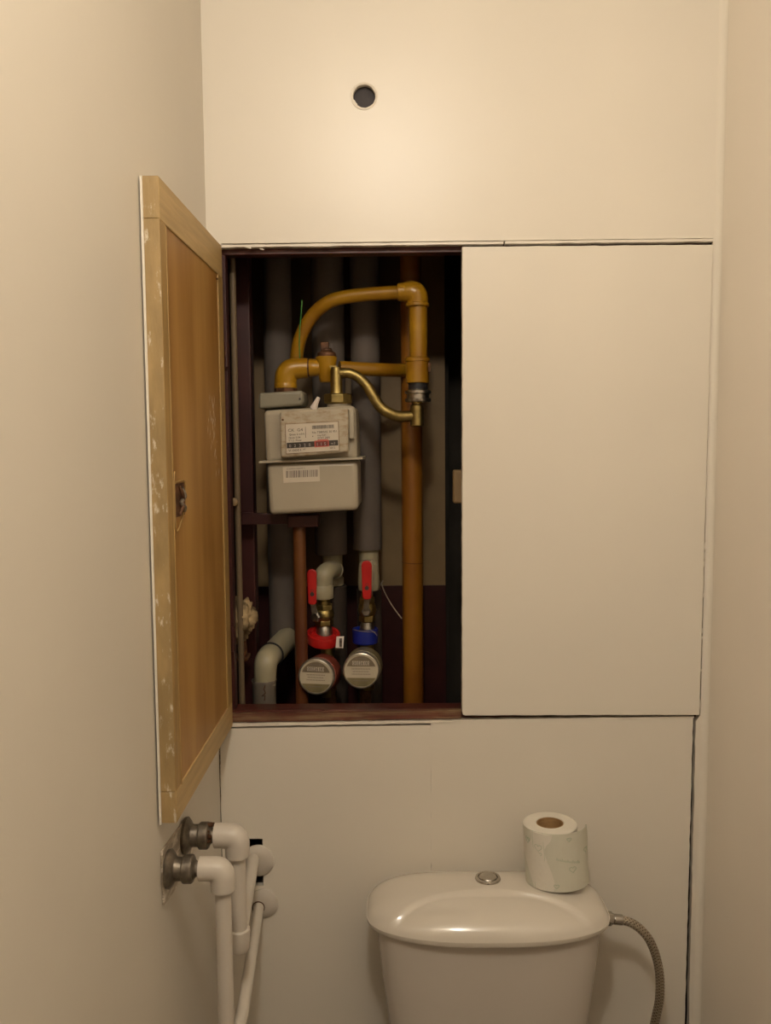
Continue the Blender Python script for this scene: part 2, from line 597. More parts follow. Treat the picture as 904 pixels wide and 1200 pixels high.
# a few flakes and drips of paint along the top batten
g = G()
for px, py in ((288, 289.5), (292, 290.5), (307, 292), (258, 286)):
    c = P(px, py, -.004)
    g.tube([c+V((-.004, 0, .001)), c, c+V((.004, 0, -.001))], [.0006, .0014, .0005], 8, 3)
g.build('paint_drip', M['paint'], wb, kind='stuff')

# service shaft behind the boards
SY = .385
xs_r = P(522, 600, SY).x
zm = P(470, 686, SY).z
zm_l = P(305, 691, SY).z
wsh = thing('wall_shaft', (.1, SY, 0), kind='structure')
G().box(-.45, xs_r, SY, SY+.03, zm, ZC).build('upper_render', M['beige_wall'], wsh, smooth=False)
G().box(-.45, xs_r, SY-.004, SY+.03, 0, zm).build('lower_render', M['maroon_dark'], wsh, smooth=False)
G().box(xs_r, .60, SY+.10, SY+.13, 0, ZC).build('recess', M['dark_wall'], wsh, smooth=False)
G().box(xs_r, xs_r+.01, SY+.03, SY+.10, 0, ZC).build('return_face', M['dark_wall'], wsh, smooth=False)
G().box(XL-.06, XL-.03, .0, SY, 0, ZC).build('left_lining', M['dark_wall'], wsh, smooth=False)
G().box(.575, .60, .0, SY+.13, 0, ZC).build('right_lining', M['dark_wall'], wsh, smooth=False)

# ================================================================ SERVICE CUPBOARD
cup = thing('service_cupboard', (.115, 0, ZB), 'built-in service cupboard with left door open and cream right door shut', 'cupboard')
fx0, fx1 = P(263, 600).x, P(545, 600).x
frm = thing('frame', (0, .01, ZB), parent=cup)
z_tr = P(400, 297.5, .015).z
z_br = P(400, 831, .015).z
G().box(fx0-.02, .53, .013, .04, z_tr, ZT+.012).build('rail', M['maroon'], frm, .001)
g = G().box(fx0-.02, .53, .013, .05, ZB-.02, z_br)
g.build('rail', M['maroon'], frm, .0015)
G().box(fx0-.02, P(271, 600, .015).x, .0135, .036, z_br, z_tr).build('stile', M['maroon_dark'], frm, .001)
G().box(P(542.5, 600, .015).x, P(542.5, 600, .015).x+.035, .0135, .036, z_br, z_tr).build('stile', M['maroon_dark'], frm, .001)
# front lip of the lower rail, where cream paint has smeared
g = G()
A, B = P(270, 845.5, .0), P(541, 841, .0)
g.prism(rough_poly([A+V((0, .002, -.002)), B+V((0, .002, -.002)), B+V((0, .002, .0125)), A+V((0, .002, .0125))], amp=.0006, seed=5), (0, .011, 0))
M['lip'] = splash(mat('smeared_maroon_lip', (.15, .045, .03), .45, var=.35, scale=25, bump=.3), (.33, .25, .13), 26, .46, .72, (.25, 1, 5))
g.build('sill_lip', M['lip'], frm, label='lower front lip smeared with cream paint')
# closed right door
g = G()
pts = [P(541.5, 290), P(835, 287.5), P(819, 837), P(541.5, 837.5)]
pts = [p+V((0, -.006, 0)) for p in pts]
o = [pts[0], pts[3]+V((0, 0, .006)), pts[3]+V((.0015, 0, .0015)), pts[3]+V((.006, 0, 0)), pts[2], pts[1]]
g.prism(rough_poly(o, amp=.0003, seed=2), (0, .018, 0))
d2 = g.build('door', M['paint'], cup, .0012, label='closed cream right door')
# open left door: hinged at the opening's left edge, folded against the side wall
XI = -.2895
XO = -.3095
YE = -.393
zt0, zb0 = 1.8515, 1.0300
dr = thing('door', (XI, 0, zb0), parent=cup)
dr['label'] = 'open left door showing its bare wooden inside'
rw = .052
G().box(XO, XI, YE, -.0, zt0-rw, zt0).build('rail', M['wood_h'], dr, .0008, label='paler top rail')
G().box(XO, XI, YE, -.0, zb0, zb0+.042).build('rail', M['wood_h'], dr, .0008)
st = G().box(XO, XI, YE, YE+.030, zb0+.042, zt0-rw).build('stile', M['wood_v'], dr, .0008)
G().box(XO, XI, -.036, -.0, zb0+.042, zt0-rw).build('stile', M['wood_v'], dr, .0008)
G().box(XO, XI-.0022, YE+.030, -.036, zb0+.042, zt0-rw).build('panel', M['ply'], dr, .0004, label='orange varnished plywood infill')
# edge strip (painted over along one side) and the cream skin on the outer face
g = G()
for a, b in ((zb0, zb0+.0415), (zb0+.0425, zt0-rw+.0005), (zt0-rw+.0015, zt0)):
    g.box(XO, XI-.0006, YE-.0012, YE, a, b)
g.build('edge_face', M['edge'], dr, .0003, label='scuffed edge flecked with cream paint')
g = G()
edge = []
n = 90
for i in range(n+1):
    z = zb0-.002+(zt0-zb0+.002)*i/n
    edge.append(V((XO, YE-.0018+.0008*noise.noise(V((0, 0, z*60))), z)))
g.prism([V((XO, 0, zb0)), ]+edge+[V((XO, 0, zt0))], (-.0030, 0, 0))
g.build('outer_skin', M['paint'], dr)
# mitre lines where the lining strips meet the plywood
g = G()
g.box(XI-.0022, XI+.0008, YE+.0265, YE+.0300, zb0+.04, zt0-rw-.002)
g.build('lining_strip', M['wood_v'], dr, .0006)
# latch
lt = thing('latch', (XI, YE+.045, 1.40), parent=dr) if False else None
zc = P(209, 586, YE+.06).z
g = G()
cy = YE+.068
g.box(XI-.0030, XI-.0012, cy-.026, cy+.024, zc-.022, zc+.022)
g.tube([V((XI-.001, cy-.004, zc+.018)), V((XI+.002, cy, zc+.010)), V((XI+.003, cy+.003, zc-.002)), V((XI+.002, cy-.002, zc-.012)), V((XI-.001, cy-.005, zc-.02))], .0022, 10, 5)
g.build('latch', M['rust'], dr, label='rusty hook latch in a rough cut slot')
g = G()
g.tube([V((XI, cy+.006, zc+.016)), V((XI+.003, cy+.010, zc+.004)), V((XI+.001, cy-.004, zc-.004)), V((XI+.003, cy+.008, zc-.010)), V((XI, cy+.016, zc-.016))], .0028, 10, 5)
g.build('latch_hook', M['steel'], dr)
g = G()
loop = [V((XI-.0008, cy-.026, zc+.024)), V((XI-.0004, cy+.024, zc+.0235)), V((XI-.0004, cy+.025, zc-.004)), V((XI-.0008, cy+.008, zc-.024)),
        V((XI-.001, cy-.018, zc-.040)), V((XI-.0012, cy-.028, zc-.034)), V((XI-.0012, cy-.029, zc-.01)), V((XI-.0012, cy-.029, zc+.03)), V((XI-.0012, cy-.024, zc+.038))]
g.tube(loop, .0011, 8, 4)
g.build('slot_rim', M['wood_v'], dr)
g = G()
g.cyl((XI-.002, -.042, P(253, 327, -.04).z), (XI+.001, -.042, P(253, 327, -.04).z), .0016, 12)
g.build('nail', M['rust'], dr)
for zz in (P(268, 415, .0).z, P(268, 750, .0).z):
    g = G()
    g.cyl((XI+.002, .006, zz-.022), (XI+.002, .006, zz+.022), .0035, 16)
    g.build('hinge', M['maroon_dark'], dr)
# rubbed scratches, slightly proud paint smears on the plywood
g = G()
for i in range(34):
    t = random.gauss(0, 1)
    yy = -.085+random.gauss(0, .022); zz = P(238, 500, -.1).z+random.gauss(0, .035)+(.0-yy-.085)*.9
    L = .004+random.random()*.014
    dy = random.uniform(-.006, .003)
    a = V((XI-.0023, yy, zz)); b = V((XI-.0023, yy+dy, zz-L))
    g.tube([a, (a+b)/2, b], [.00012, .00042, .00012], 5)
g.build('scratches', M['label'], dr, kind='stuff', label='pale rubbed scratches')

# ================================================================ INSIDE THE SHAFT
def vx(x, y, Y): return P(x, y, Y).x


def vrod(g, x, ya, yb, Y, rpx, n=28, **k):
    """a true vertical cylinder centred on photo column x between rows ya (upper) and yb (lower)"""
    ym = (ya+yb)/2
    X = P(x, ym, Y).x
    s = (Y+1.5)/F
    g.cyl((X, Y, P(x, yb, Y).z), (X, Y, P(x, ya, Y).z), rpx*s, n, **k)
    return X


# soil/drain riser on the left with its white bend
Y = .29
t = thing('drain_pipe', (vx(328, 600, Y), Y, 0), 'thick grey vertical drain pipe at far left with cream bend and socket at its foot', 'pipe')
X = vx(329, 560, Y)
g = G(); g.cyl((X, Y, P(329, 748, Y).z), (X, Y, 2.45), 16.5*(Y+1.5)/F)
g.build('riser', M['foam'], t)
a = P(337, 748, .27); b = P(318, 768, .17); c = P(311.5, 778, .14); d = P(311, 800, .14)
g = G(); g.tube([a, b], [.0235, .0235], 28)
g.build('branch', M['pvc'], t)
g = G(); g.tube([P(321, 765, .185), P(315, 770, .155), P(311.5, 779, .14), P(311, 803, .14)], [.0225, .0225, .0220, .0205], 28, 5)
g.build('bend', M['pvc'], t)
g = G(); g.torus(P(318.5, 767, .168), (a-b), .0232, .0018)
g.build('rubber_ring', M['blackrub'], t)
g = G(); X = vx(310, 815, .14)
g.lathe((X, .14, 0), (0, 0, 1), [(.0, .0225), (P(310, 801, .14).z, .0225), (P(310, 797, .14).z, .0242), (P(310, 796, .14).z, .0236), (P(310, 796, .14).z-.012, .0205)], 32)
g.build('socket', M['greypipe'], t)
g = G()
pp = [P(311, 803, .1165), P(309.5, 808, .1165), P(311.5, 812, .1165), P(307, 816, .1165), P(311, 815, .1165), P(310, 821, .1165)]
g.tube(pp, .0009, 6)
g.build('stain', M['rust'], t, label='rust stain on the socket')

# two foam sleeved water risers with white tees
def water_riser(xc, rpx, y_tee0, y_tee1, Y, label, teex, teer, branch):
    t = thing('water_riser', (vx(xc, 600, Y), Y, 0), label, 'pipe')
    X = vx(xc, (400+y_tee0)/2, Y)
    s = (Y+1.5)/F
    zt0_ = P(xc, y_tee0, Y).z
    g = G(); g.lathe((X, Y, zt0_), (0, 0, 1), [(0, rpx*s*.97), (.003, rpx*s), (2.45-zt0_, rpx*s)], 32); g.build('foam_sleeve', M['foam'], t)
    Xt = vx(teex, (y_tee0+y_tee1)/2, Y)
    zt1 = P(xc, y_tee1, Y).z
    g = G(); g.lathe((Xt, Y, zt1), (0, 0, 1), [(0, teer*s*.9), (.002, teer*s), (.016, teer*s), (.018, teer*s*.9), (zt0_-zt1-.0, teer*s*.9)], 28)
    g.build('tee', M['pvc'], t)
    g = G(); g.cyl((Xt, Y, 0.0), (Xt, Y, zt1), rpx*s*.86); g.build('lower_sleeve', M['foam_dark'], t)
    return t, Xt, zt0_, zt1


YW = .26
t1, X1, z1a, z1b = water_riser(386.5, 19, 649, 686, .27, 'grey foam sleeved water riser behind the gas meter with hot water branch', 390, 13, True)
t2, X2, z2a, z2b = water_riser(429.5, 17, 643.5, 690, .26, 'grey foam sleeved water riser right of the gas meter with cold water branch', 432.5, 13, True)

# hot water branch
YV = .19
t = thing('shutoff_valve', P(381, 720, YV), 'brass stop valve with red lever and white elbow, above the left water meter', 'valve')
g = G()
g.tube([P(393, 668, .25), P(388, 668, .215), P(381, 672, YV), P(378.5, 682, YV), P(378, 692, YV)], [.0175, .0175, .0185, .0195, .0195], 24, 4)
g.lathe(P(378, 701, YV), (0, 0, 1), [(0, .0205), (.002, .0218), (.024, .0218), (.026, .0205)], 28)
g.build('elbow', M['pvc'], t)
g = G()
g.lathe(P(391.5, 668, .245), (P(390, 668, .2)-P(391.5, 668, .245)), [(0, .019), (.012, .019), (.012, .017)], 24)
g.build('branch_collar', M['pvc'], t)


def ball_valve(t, x, y0, y1, Y, tilt=0, s=1.0):
    a = P(x, y0, Y); b = P(x, y1, Y)
    a.x = b.x = (a.x+b.x)/2
    L = a.z-b.z
    ax = (0, 0, -1)
    g = G()
    g.lathe(a, ax, [(0, .0115*s), (.10*L, .0115*s), (.10*L, .013*s), (.30*L, .0135*s), (.38*L, .0185*s), (.50*L, .0205*s), (.60*L, .0185*s), (.68*L, .0135*s), (.75*L, .0135*s)], 24)
    g.hexnut(a-V((0, 0, .20*L)), a-V((0, 0, .36*L)), .0185*s)
    g.hexnut(a-V((0, 0, .62*L)), a-V((0, 0, .78*L)), .0185*s, ph=.3)
    g.build('valve_body', M['brass'], t, .0006)
    g = G()
    g.lathe(a-V((0, 0, .74*L)), ax, [(0, .012*s), (.10*L, .015*s), (.26*L, .018*s), (.34*L, .0185*s)], 24)
    g.build('union_nut', M['steel'], t)
    g = G()
    c = a-V((0, 0, .5*L))
    fd = V((tilt, -1, .05)).normalized()
    g.cyl(c, c+fd*.034*s, .0085*s, 18)
    g.hexnut(c+fd*.024*s, c+fd*.032*s, .0105*s)
    g.build('stem', M['steel'], t)
    return c, fd


def red_lever(t, x, ya, yb, Y, wpx, c, fd):
    s = (Y+1.5)/F
    a = P(x, ya, Y); b = P(x, yb, Y); a.x = b.x = (a.x+b.x)/2
    wd = wpx*s/2
    pts = []
    for i in range(9):
        an = PI*i/8
        pts.append(a+V((wd*math.cos(an), 0, -wd+wd*math.sin(an))))
    for i in range(9):
        an = PI+PI*i/8
        pts.append(b+V((wd*.85*math.cos(an), 0, wd*.6+wd*.6*math.sin(an))))
    g = G(); g.prism(pts, (0, .0065, 0))
    h = g.build('lever', M['red'], t, .0016, seg=3)
    g = G()
    q = b+V((0, .006, .006))
    e = c+fd*.030
    g.prism([q+V((-.005, 0, 0)), q+V((.005, 0, 0)), V((e.x+.006, e.y, e.z)), V((e.x-.006, e.y, e.z))], (0, .0022, 0))
    g.build('lever_arm', M['steel'], t, .0004)
    g = G()
    mz = b.z+(a.z-b.z)*.30
    g.cyl((a.x, Y-.0004, mz), (a.x, Y+.001, mz), .0042, 14)
    text_shape(g, 'O', .008, V((a.x-.003, Y-.0007, mz+.004)))
    g.build('lever_mark', M['ink'], t)


c, fd = ball_valve(t, 380, 699, 742, YV, -.55)
red_lever(t, 365.8, 667, 709, .15, 11.5, c, fd)
t = thing('shutoff_valve', P(431, 720, YV), 'brass stop valve with upright red lever, above the right water meter', 'valve')
g = G()
g.lathe(P(432.5, 667, .24), (0, -1, 0), [(0, .0165), (.03, .0165), (.034, .0150)], 28)
g.lathe(P(432.5, 691, YV), (0, 0, 1), [(0, .0195), (.002, .0208), (.022, .0208), (.05, .0190), (.058, .012)], 28)
g.build('elbow', M['pvc'], t)
c, fd = ball_valve(t, 430.5, 690, 739, YV, -.05, .9)
red_lever(t, 430, 657, 703, .14, 12.5, c, fd)
g = G()
c0 = P(434, 705, .15)
g.tube([c0, P(437, 690, .145), P(438, 665, .14), P(436, 657, .14), P(440, 655, .145), P(443, 672, .15)], .0007, 6, 5)
g.build('seal_wire', M['dustwire'], t)


# water meters
def water_meter(px, py, Y, back, dirv, bodymat, label, ring_mat, ringc, ringr, ringY, rscale=1.0):
    c = P(px, py, Y)
    d = V(dirv).normalized()              # towards the viewer
    u = V((0, 0, 1)); u = (u-d*u.dot(d)).normalized(); r_ = u.cross(d)*-1
    r_ = d.cross(u)*-1
    r_ = u.cross(d)
    if r_.x < 0: r_ = -r_
    R0 = 22.3*(Y+1.5)/F
    t = thing('water_meter', c, label, 'meter')
    b = V(back)
    bk = c+b
    ax = (c-bk)
    L = ax.length
    g = G(); g.lathe(bk, ax, [(0, R0*.96), (.003, R0*1.0), (L*.70, R0*1.0), (L*.72, R0*.95)], 40)
    # inlet and outlet stubs on the pipe line
    g.build('body', bodymat, t)
    g = G(); g.cyl((bk.x+.004, bk.y+.022, bk.z-.055), (bk.x+.004, bk.y+.022, bk.z+.045), .013, 24)
    g.build('pipe_stub', M['brass'], t)
    g = G(); g.lathe(c-d*.020, d, [(0, R0*.93), (.002, R0*.98), (.016, R0), (.0195, R0*.985), (.0215, R0*.95), (.0222, R0*.90), (.0205, R0*.88)], 48)
    g.build('dial_case', M['dialrim'], t)
    fc = c+d*.0008

    def F2(x, y, h=0): return fc+r_*x*R0+u*y*R0+d*h
    g = G()
    g.v = [F2(.885*math.cos(2*PI*i/48), .885*math.sin(2*PI*i/48)) for i in range(48)]+[F2(0, 0, .0001)]
    g.f = [(i, (i+1) % 48, 48) for i in range(48)]
    face = g.build('dial_face', M['dialface'], t, smooth=False)

    def seg(y0, y1, m, name, R2=.86, h=.0004):
        g = G(); pts = []
        a0 = math.asin(max(-1, y0/R2)); a1 = math.asin(min(1, y1/R2))
        for i in range(13): a = a0+(a1-a0)*i/12; pts.append(F2(R2*math.cos(a), R2*math.sin(a), h))
        for i in range(13): a = PI-a1+(a1-a0)*i/12; pts.append(F2(R2*math.cos(a), R2*math.sin(a), h))
        g.prism(pts, d*.0003); return g.build(name, m, t, smooth=False)
    seg(.24, .83, M['dialdark'], 'counter_surround', .80)
    seg(-.84, -.38, M['bodygrey'], 'dial_lower_band')
    g = G()
    for i in range(8):
        x = -.47+.118*i
        g.prism([F2(x, .31, .0009), F2(x+.095, .31, .0009), F2(x+.095, .53, .0009), F2(x, .53, .0009)], d*.0004)
    g.build('counter_window', M['label'], t, smooth=False)
    g = G()
    for i, ch in enumerate('00026185'):
        x = -.452+.118*i
        text_shape(g, ch, R0*.22, F2(x, .345, .0014), r_, u)
    g.build('counter_digits', M['ink'], t, smooth=False)
    g = G()
    for yy, x0, n in ((.62, -.3, 9), (.08, -.5, 15), (-.06, -.45, 13), (-.20, -.5, 15), (-.55, -.42, 12)):
        for i in range(n):
            x = x0+i*.068
            g.prism([F2(x, yy, .0008), F2(x+.045, yy, .0008), F2(x+.045, yy+.045, .0008), F2(x, yy+.045, .0008)], d*.0001)
    g.build('dial_print', M['inkgrey'], t, smooth=False)
    return t


tm1 = water_meter(370.5, 793, .10, (.012, .048, -.003), (-.16, -1, .06), M['dkred'], 'round hot water meter with dusty red body and white tag, lower left', None, None, None, None)
tm2 = water_meter(423.5, 786, .10, (.005, .048, .0), (-.05, -1, .06), M['bodygrey'], 'round cold water meter with khaki body below a blue collar', None, None, None, None)
# red and blue sealing collars round the inlets
g = G()
a = P(381, 744, .165)
g.lathe(a+V((-.005, .01, -.016)), (.10, -.28, 1), [(0, .029), (.002, .0315), (.018, .0325), (.020, .0315), (.0205, .026), (.012, .024)], 40)
g.build('sealing_collar', M['red'], tm1, label='red sealing collar')
g = G()
q0 = P(394.5, 746, .125)
g.prism([q0, q0+V((.0145, -.002, .001)), q0+V((.0125, -.002, -.0215)), q0+V((-.002, 0, -.0215))], (0, .0008, 0))
g.build('tag', M['seal'], tm1, label='white barcode tag')
g = G()
for i in range(8):
    z = -.004-i*.0021
    g.box(q0.x+.0055, q0.x+.0105, q0.y-.0028, q0.y-.0012, q0.z+z-.0006, q0.z+z+.0004)
g.build('tag_print', M['ink'], tm1)
g = G()
g.lathe(P(428.3, 751, .175), (0, 0, 1), [(-.004, .0225), (-.002, .0243), (.022, .0252), (.0245, .0245), (.025, .021), (.012, .018)], 40)
g.build('sealing_collar', M['blue'], tm2, label='blue sealing collar')
g = G()
c0 = P(428, 738, .16)
g.torus(P(428, 738.5, .172), (.1, .1, 1), .0235, .0006, 30, 6)
g.tube([P(434, 738, .15), P(440, 742, .15), P(442, 745, .15)], .0006, 6, 4)
g.build('seal_wire', M['dustwire'], tm2)
g = G()
X = vx(428.5, 822, .17)
g.cyl((X, .17, .0), (X, .17, P(428, 800, .17).z), .011)
g.build('outlet_pipe', M['rust'], tm2)
g = G()
X = vx(388, 822, .17)
g.cyl((X, .17, .0), (X, .17, P(388, 800, .17).z), .011)
g.build('outlet_pipe', M['rust'], tm1)

# yellow gas pipework: one painted run from the riser
YR = .22
gp = thing('gas_pipe', (vx(483, 600, YR), YR, 0), 'yellow and orange painted gas pipework with riser, cock and curved return', 'pipe')
g = G()
X = vx(483.5, 620, YR)
g.cyl((X, YR, 0), (X, YR, 2.45), 12.2*(YR+1.5)/F)
g.build('riser', M['riser'], gp)
g = G()
zz = P(483, 659, YR).z
g.torus((X, YR, zz), (0.05, 0, 1), 12.0*(YR+1.5)/F, .0007, 36, 6)
g.build('weld_mark', M['rust'], gp)
g = G()
YH = .15
g.tube([P(398, 431, YH-.01), P(450, 433.5, YH+.02), P(478, 434, YR-.01)], 7.8*(YH+1.5)/F, 24, 4)
g.build('branch_pipe', M['yellow'], gp)
# inlet elbow
YE_ = .12
s = (YE_+1.5)/F
g = G()
g.tube([P(361, 431.5, YE_), P(350, 431.8, YE_), P(341.5, 433.5, YE_), P(336.5, 439, YE_), P(335, 446, YE_), P(335, 451, YE_)], [11.5*s, 12*s, 13*s, 13.3*s, 13*s, 12.8*s], 28, 4)
g.lathe(P(335, 455.5, YE_), (0, 0, 1), [(0, 12.6*s), (.001, 13.4*s), (.008, 13.4*s), (.010, 12.8*s)], 28)
g.build('inlet_elbow', M['yellow'], gp)
g = G()
a = P(357, 431.3, YE_); b = P(363, 431.2, YE_)
g.cyl(a, b, 10.2*s, 24)
g.build('thread', M['rust'], gp)
g = G()
g.lathe(P(362, 431, YE_), P(375, 431, YE_)-P(362, 431, YE_), [(0, 9.5*s), (.003, 10.5*s), (.012, 10*s), (.020, 9*s)], 24)
g.build('nipple', M['yellow'], gp)
# plug cock
g = G()
g.lathe(P(383, 448, YE_), (0, 0, 1), [(0, 7.5*s), (.004, 8.6*s), (.030, 11*s), (.044, 12.6*s), (.046, 12*s)], 28)
g.build('cock_body', M['yellow'], gp)
g = G()
g.lathe(P(383, 420, YE_), (0, 0, 1), [(0, 11*s), (.002, 11.5*s), (.010, 10.8*s), (.013, 7*s), (.018, 6*s)], 24)
X0 = P(381, 409, YE_)
g.box(X0.x-.0075, X0.x+.0075, YE_-.0075, YE_+.0075, X0.z-.004, P(381, 401, YE_).z)
g.build('cock_stem', M['rust'], gp, .0012)
# curved return pipe
g = G()
g.tube([P(346.5, 440, .155), P(347.5, 420, .155), P(351, 400, .15), P(358, 383, .145), P(368, 368, .14), P(382, 356, .13), P(398, 349.5, .125), P(425, 345.5, .12), P(455, 343.2, .115), P(474, 342.3, .11)],
       7.8*1.63/F, 24, 6)
g.build('curved_pipe', M['yellow'], gp)
YU = .10
s = (YU+1.5)/F
g = G()
g.lathe(P(466, 342.5, YU), P(480, 342, YU)-P(466, 342.5, YU), [(0, 9*s), (.001, 10*s), (.008, 10.5*s), (.014, 11*s), (.03, 11.5*s)], 28)
g.tube([P(474, 342.5, YU), P(481, 342.5, YU), P(486.5, 344.5, YU), P(489, 350, YU), P(489.3, 358, YU)], [11*s, 12.8*s, 13.4*s, 12.8*s, 12.2*s], 28, 5)
g.lathe(P(489.5, 360, YU), (0, 0, 1), [(0, 12.3*s), (.0015, 13.6*s), (.006, 13.6*s), (.0075, 12.3*s)], 28)
g.build('corner_elbow', M['yellow'], gp)
g = G()
Xv = vx(490.3, 390, YU)
g.cyl((Xv, YU, P(490, 424, YU).z), (Xv, YU, P(490, 356, YU).z), 10.6*s)
g.build('drop_pipe', M['yellow'], gp)
g = G()
Xc = vx(489.3, 435, YU)
g.lathe((Xc, YU, P(490, 449, YU).z), (0, 0, 1), [(0, 12.6*s), (.001, 13.4*s), (.038, 13.4*s), (.0385, 14.4*s), (.044, 14.4*s), (.0455, 13*s)], 32)
g.build('coupling', M['yellow'], gp)
g = G()
e = V((Xc+13.5*s, YU-.012, P(490, 432, YU).z))
g.box(e.x-.002, e.x+.0025, e.y, e.y+.01, e.z-.008, e.z+.010)
g.build('lug', M['rust'], gp, .0008)

# brass union hose between coupling and meter
gh = thing('gas_hose', P(487, 498, YU), 'bent brass gas connector between grey gas meter and yellow pipe', 'hose')
g = G()
Xn = vx(490, 455, YU)
g.cyl((Xn, YU, P(490, 457, YU).z), (Xn, YU, P(490, 447, YU).z), 11.2*s)
g.build('gasket', M['blackrub'], gh)
g = G()
zn = P(490, 471, YU).z
zn2 = P(490, 456, YU).z
H = zn2-zn
g.lathe((Xn, YU, zn), (0, 0, 1), [(0, 11*s), (0, 14.5*s), (.12*H, 15*s), (.26*H, 15*s), (.28*H, 12.8*s), (.62*H, 12.8*s), (.66*H, 15.3*s), (.86*H, 15.3*s), (.9*H, 12*s), (H, 11*s)], 32)
g.build('union', M['steel'], gh)
g = G()
Xe = vx(489, 480, YU)
g.lathe((Xe, YU, P(489, 500, YU).z), (0, 0, 1), [(0, 5*s), (.002, 7.8*s), (.022, 8.2*s), (.038, 7.8*s), (.040, 6*s), (.050, 6*s)], 24)
g.build('end_elbow', M['brass'], gh)
YO = .09
g = G()
g.tube([P(402, 437.5, YO), P(410, 437.5, YO), P(420, 442, YO), P(430, 452, YO), P(438, 465, YO), P(446, 477, YO), P(456, 484, YO), P(468, 488, YO+.005), P(484, 487.5, YU)],
       [.0085, .0088, .0090, .0093, .0096, .0098, .0100, .0102, .0098], 22, 6)
g.build('bent_tube', M['brass'], gh)
g = G()
s2 = (YO+1.5)/F
Xo = vx(394.5, 450, YO)
g.lathe((Xo, YO, P(394, 465, YO).z), (0, 0, 1), [(0, 8.8*s2), (.01, 7.2*s2), (.045, 6.7*s2), (.050, 6.4*s2), (.0525, 5.5*s2)], 24)
g.box(Xo-7.5*s2, Xo+1*s2, YO-.003, YO+.004, P(394, 431, YO).z, P(394, 428.5, YO).z)
g.lathe((Xo, YO, P(394, 437.5, YO).z), (1, 0, 0), [(0, 5*s2), (7*s2, 6*s2), (9*s2, 6.3*s2)], 20)
g.build('outlet_tee', M['brass'], gh)

# gas meter
YM = .055
gm = thing('gas_meter', (vx(365, 600, YM), YM+.07, P(365, 602, YM).z), 'grey metal gas meter with counter label and barcode sticker, top left of the shaft', 'meter')
up_px = [(308.5, 481), (416.5, 475), (419.5, 539), (311.5, 543)]
lo_px = [(312.5, 543), (419, 539.5), (420.5, 598), (315.5, 603.5)]
g = G(); g.pxprism(up_px, YM, YM+.15); g.build('upper_case', M['meter'], gm, .009, seg=4)
g = G(); g.pxprism(lo_px, YM, YM+.15); g.build('lower_case', M['meter'], gm, .009, seg=4)
g = G(); g.pxprism([(303.5, 540.3), (425, 535.8), (425, 538.6), (303.5, 543.2)], YM-.010, YM+.160); g.build('seam_flange', M['meter'], gm, .001)
g = G(); g.pxprism([(328, 482), (408.5, 478), (408.5, 530), (335, 536.5), (329, 536.5)], YM-.024, YM+.004); g.build('counter_housing', M['meter_dirty'], gm, .0035, seg=3, label='dusty front housing')
g = G(); g.pxprism([(409, 480), (415, 480), (415.5, 514), (409, 514.5)], YM-.012, YM+.004); g.build('side_cover', M['meter'], gm, .002)
YL = YM-.0245
lab_px = [(335.5, 498), (395.5, 495), (396.8, 527), (336.5, 530.8)]
g = G(); g.pxprism([(334, 496.6), (397, 493.4), (398.4, 528.6), (335, 532.4)], YL-.0003, YL+.002); g.build('label_frame', M['chip'], gm)
g = G(); g.pxprism([(334.9, 497.4), (396.2, 494.2), (397.5, 527.8), (335.8, 531.5)], YL-.0009, YL+.002); g.build('label', M['label'], gm, label='white printed counter label')


def bil(u, v, Yp):
    a, b, c_, d_ = lab_px
    x = (a[0]*(1-u)+b[0]*u)*(1-v)+(d_[0]*(1-u)+c_[0]*u)*v
    y = (a[1]*(1-u)+b[1]*u)*(1-v)+(d_[1]*(1-u)+c_[1]*u)*v
    return P(x, y, Yp)


right = (bil(1, .5, YL)-bil(0, .5, YL)); LW = right.length; right.normalize()
upv = V((-right.z, 0, right.x))


def lq(g, u0, u1, v0, v1, Yp, d=.0002):
    g.prism([bil(u0, v1, Yp), bil(u1, v1, Yp), bil(u1, v0, Yp), bil(u0, v0, Yp)], (0, d, 0))


g = G(); lq(g, 0.0, 1.0, .64, .84, YL-.0013, .0006); g.build('counter_strip', M['drum'], gm)
g = G(); lq(g, .54, .82, .62, .86, YL-.0015, .0006); g.build('decimal_frame', M['redink'], gm)
g = G(); lq(g, .56, .80, .655, .83, YL-.0017, .0006); g.build('decimal_drums', M['drumred'], gm)
g = G()
for i, ch in enumerate('02320'):
    text_shape(g, ch, .0075, bil(.045+.095*i, .81, YL-.0018), right, upv)
for i, ch in enumerate('115'):
    text_shape(g, ch, .0075, bil(.575+.075*i, .81, YL-.0020), right, upv)
text_shape(g, 'm3', .0065, bil(.855, .80, YL-.0018), right, upv)
g.build('counter_digits', M['digit'], gm, smooth=False)
g = G()
YT = YL-.0012
text_shape(g, 'CK  G4', .0072, bil(.03, .25, YT), right, upv, sx=1.15)
text_shape(g, 'Qmax 6 m3/h', .0048, bil(.05, .385, YT), right, upv)
text_shape(g, 'Qmin 0,04', .0048, bil(.04, .50, YT), right, upv)
text_shape(g, 'V 1,2  Pmax', .0046, bil(.04, .60, YT), right, upv)
text_shape(g, 'No 7380502 30 951', .0054, bil(.50, .36, YT), right, upv)
text_shape(g, 'imp 0,01', .0045, bil(.60, .465, YT), right, upv)
text_shape(g, 'GOST 2003', .0045, bil(.60, .565, YT), right, upv)
text_shape(g, 'V-0001', .005, bil(.03, .955, YT), right, upv, sx=1.6)
text_shape(g, 'm3', .004, bil(.31, .93, YT), right, upv)
text_shape(g, '2012', .005, bil(.83, .95, YT), right, upv)
lq(g, .505, .52, .44, .48, YT)
lq(g, .37, .378, .1, .5, YT)
x = .505
random.seed(3)
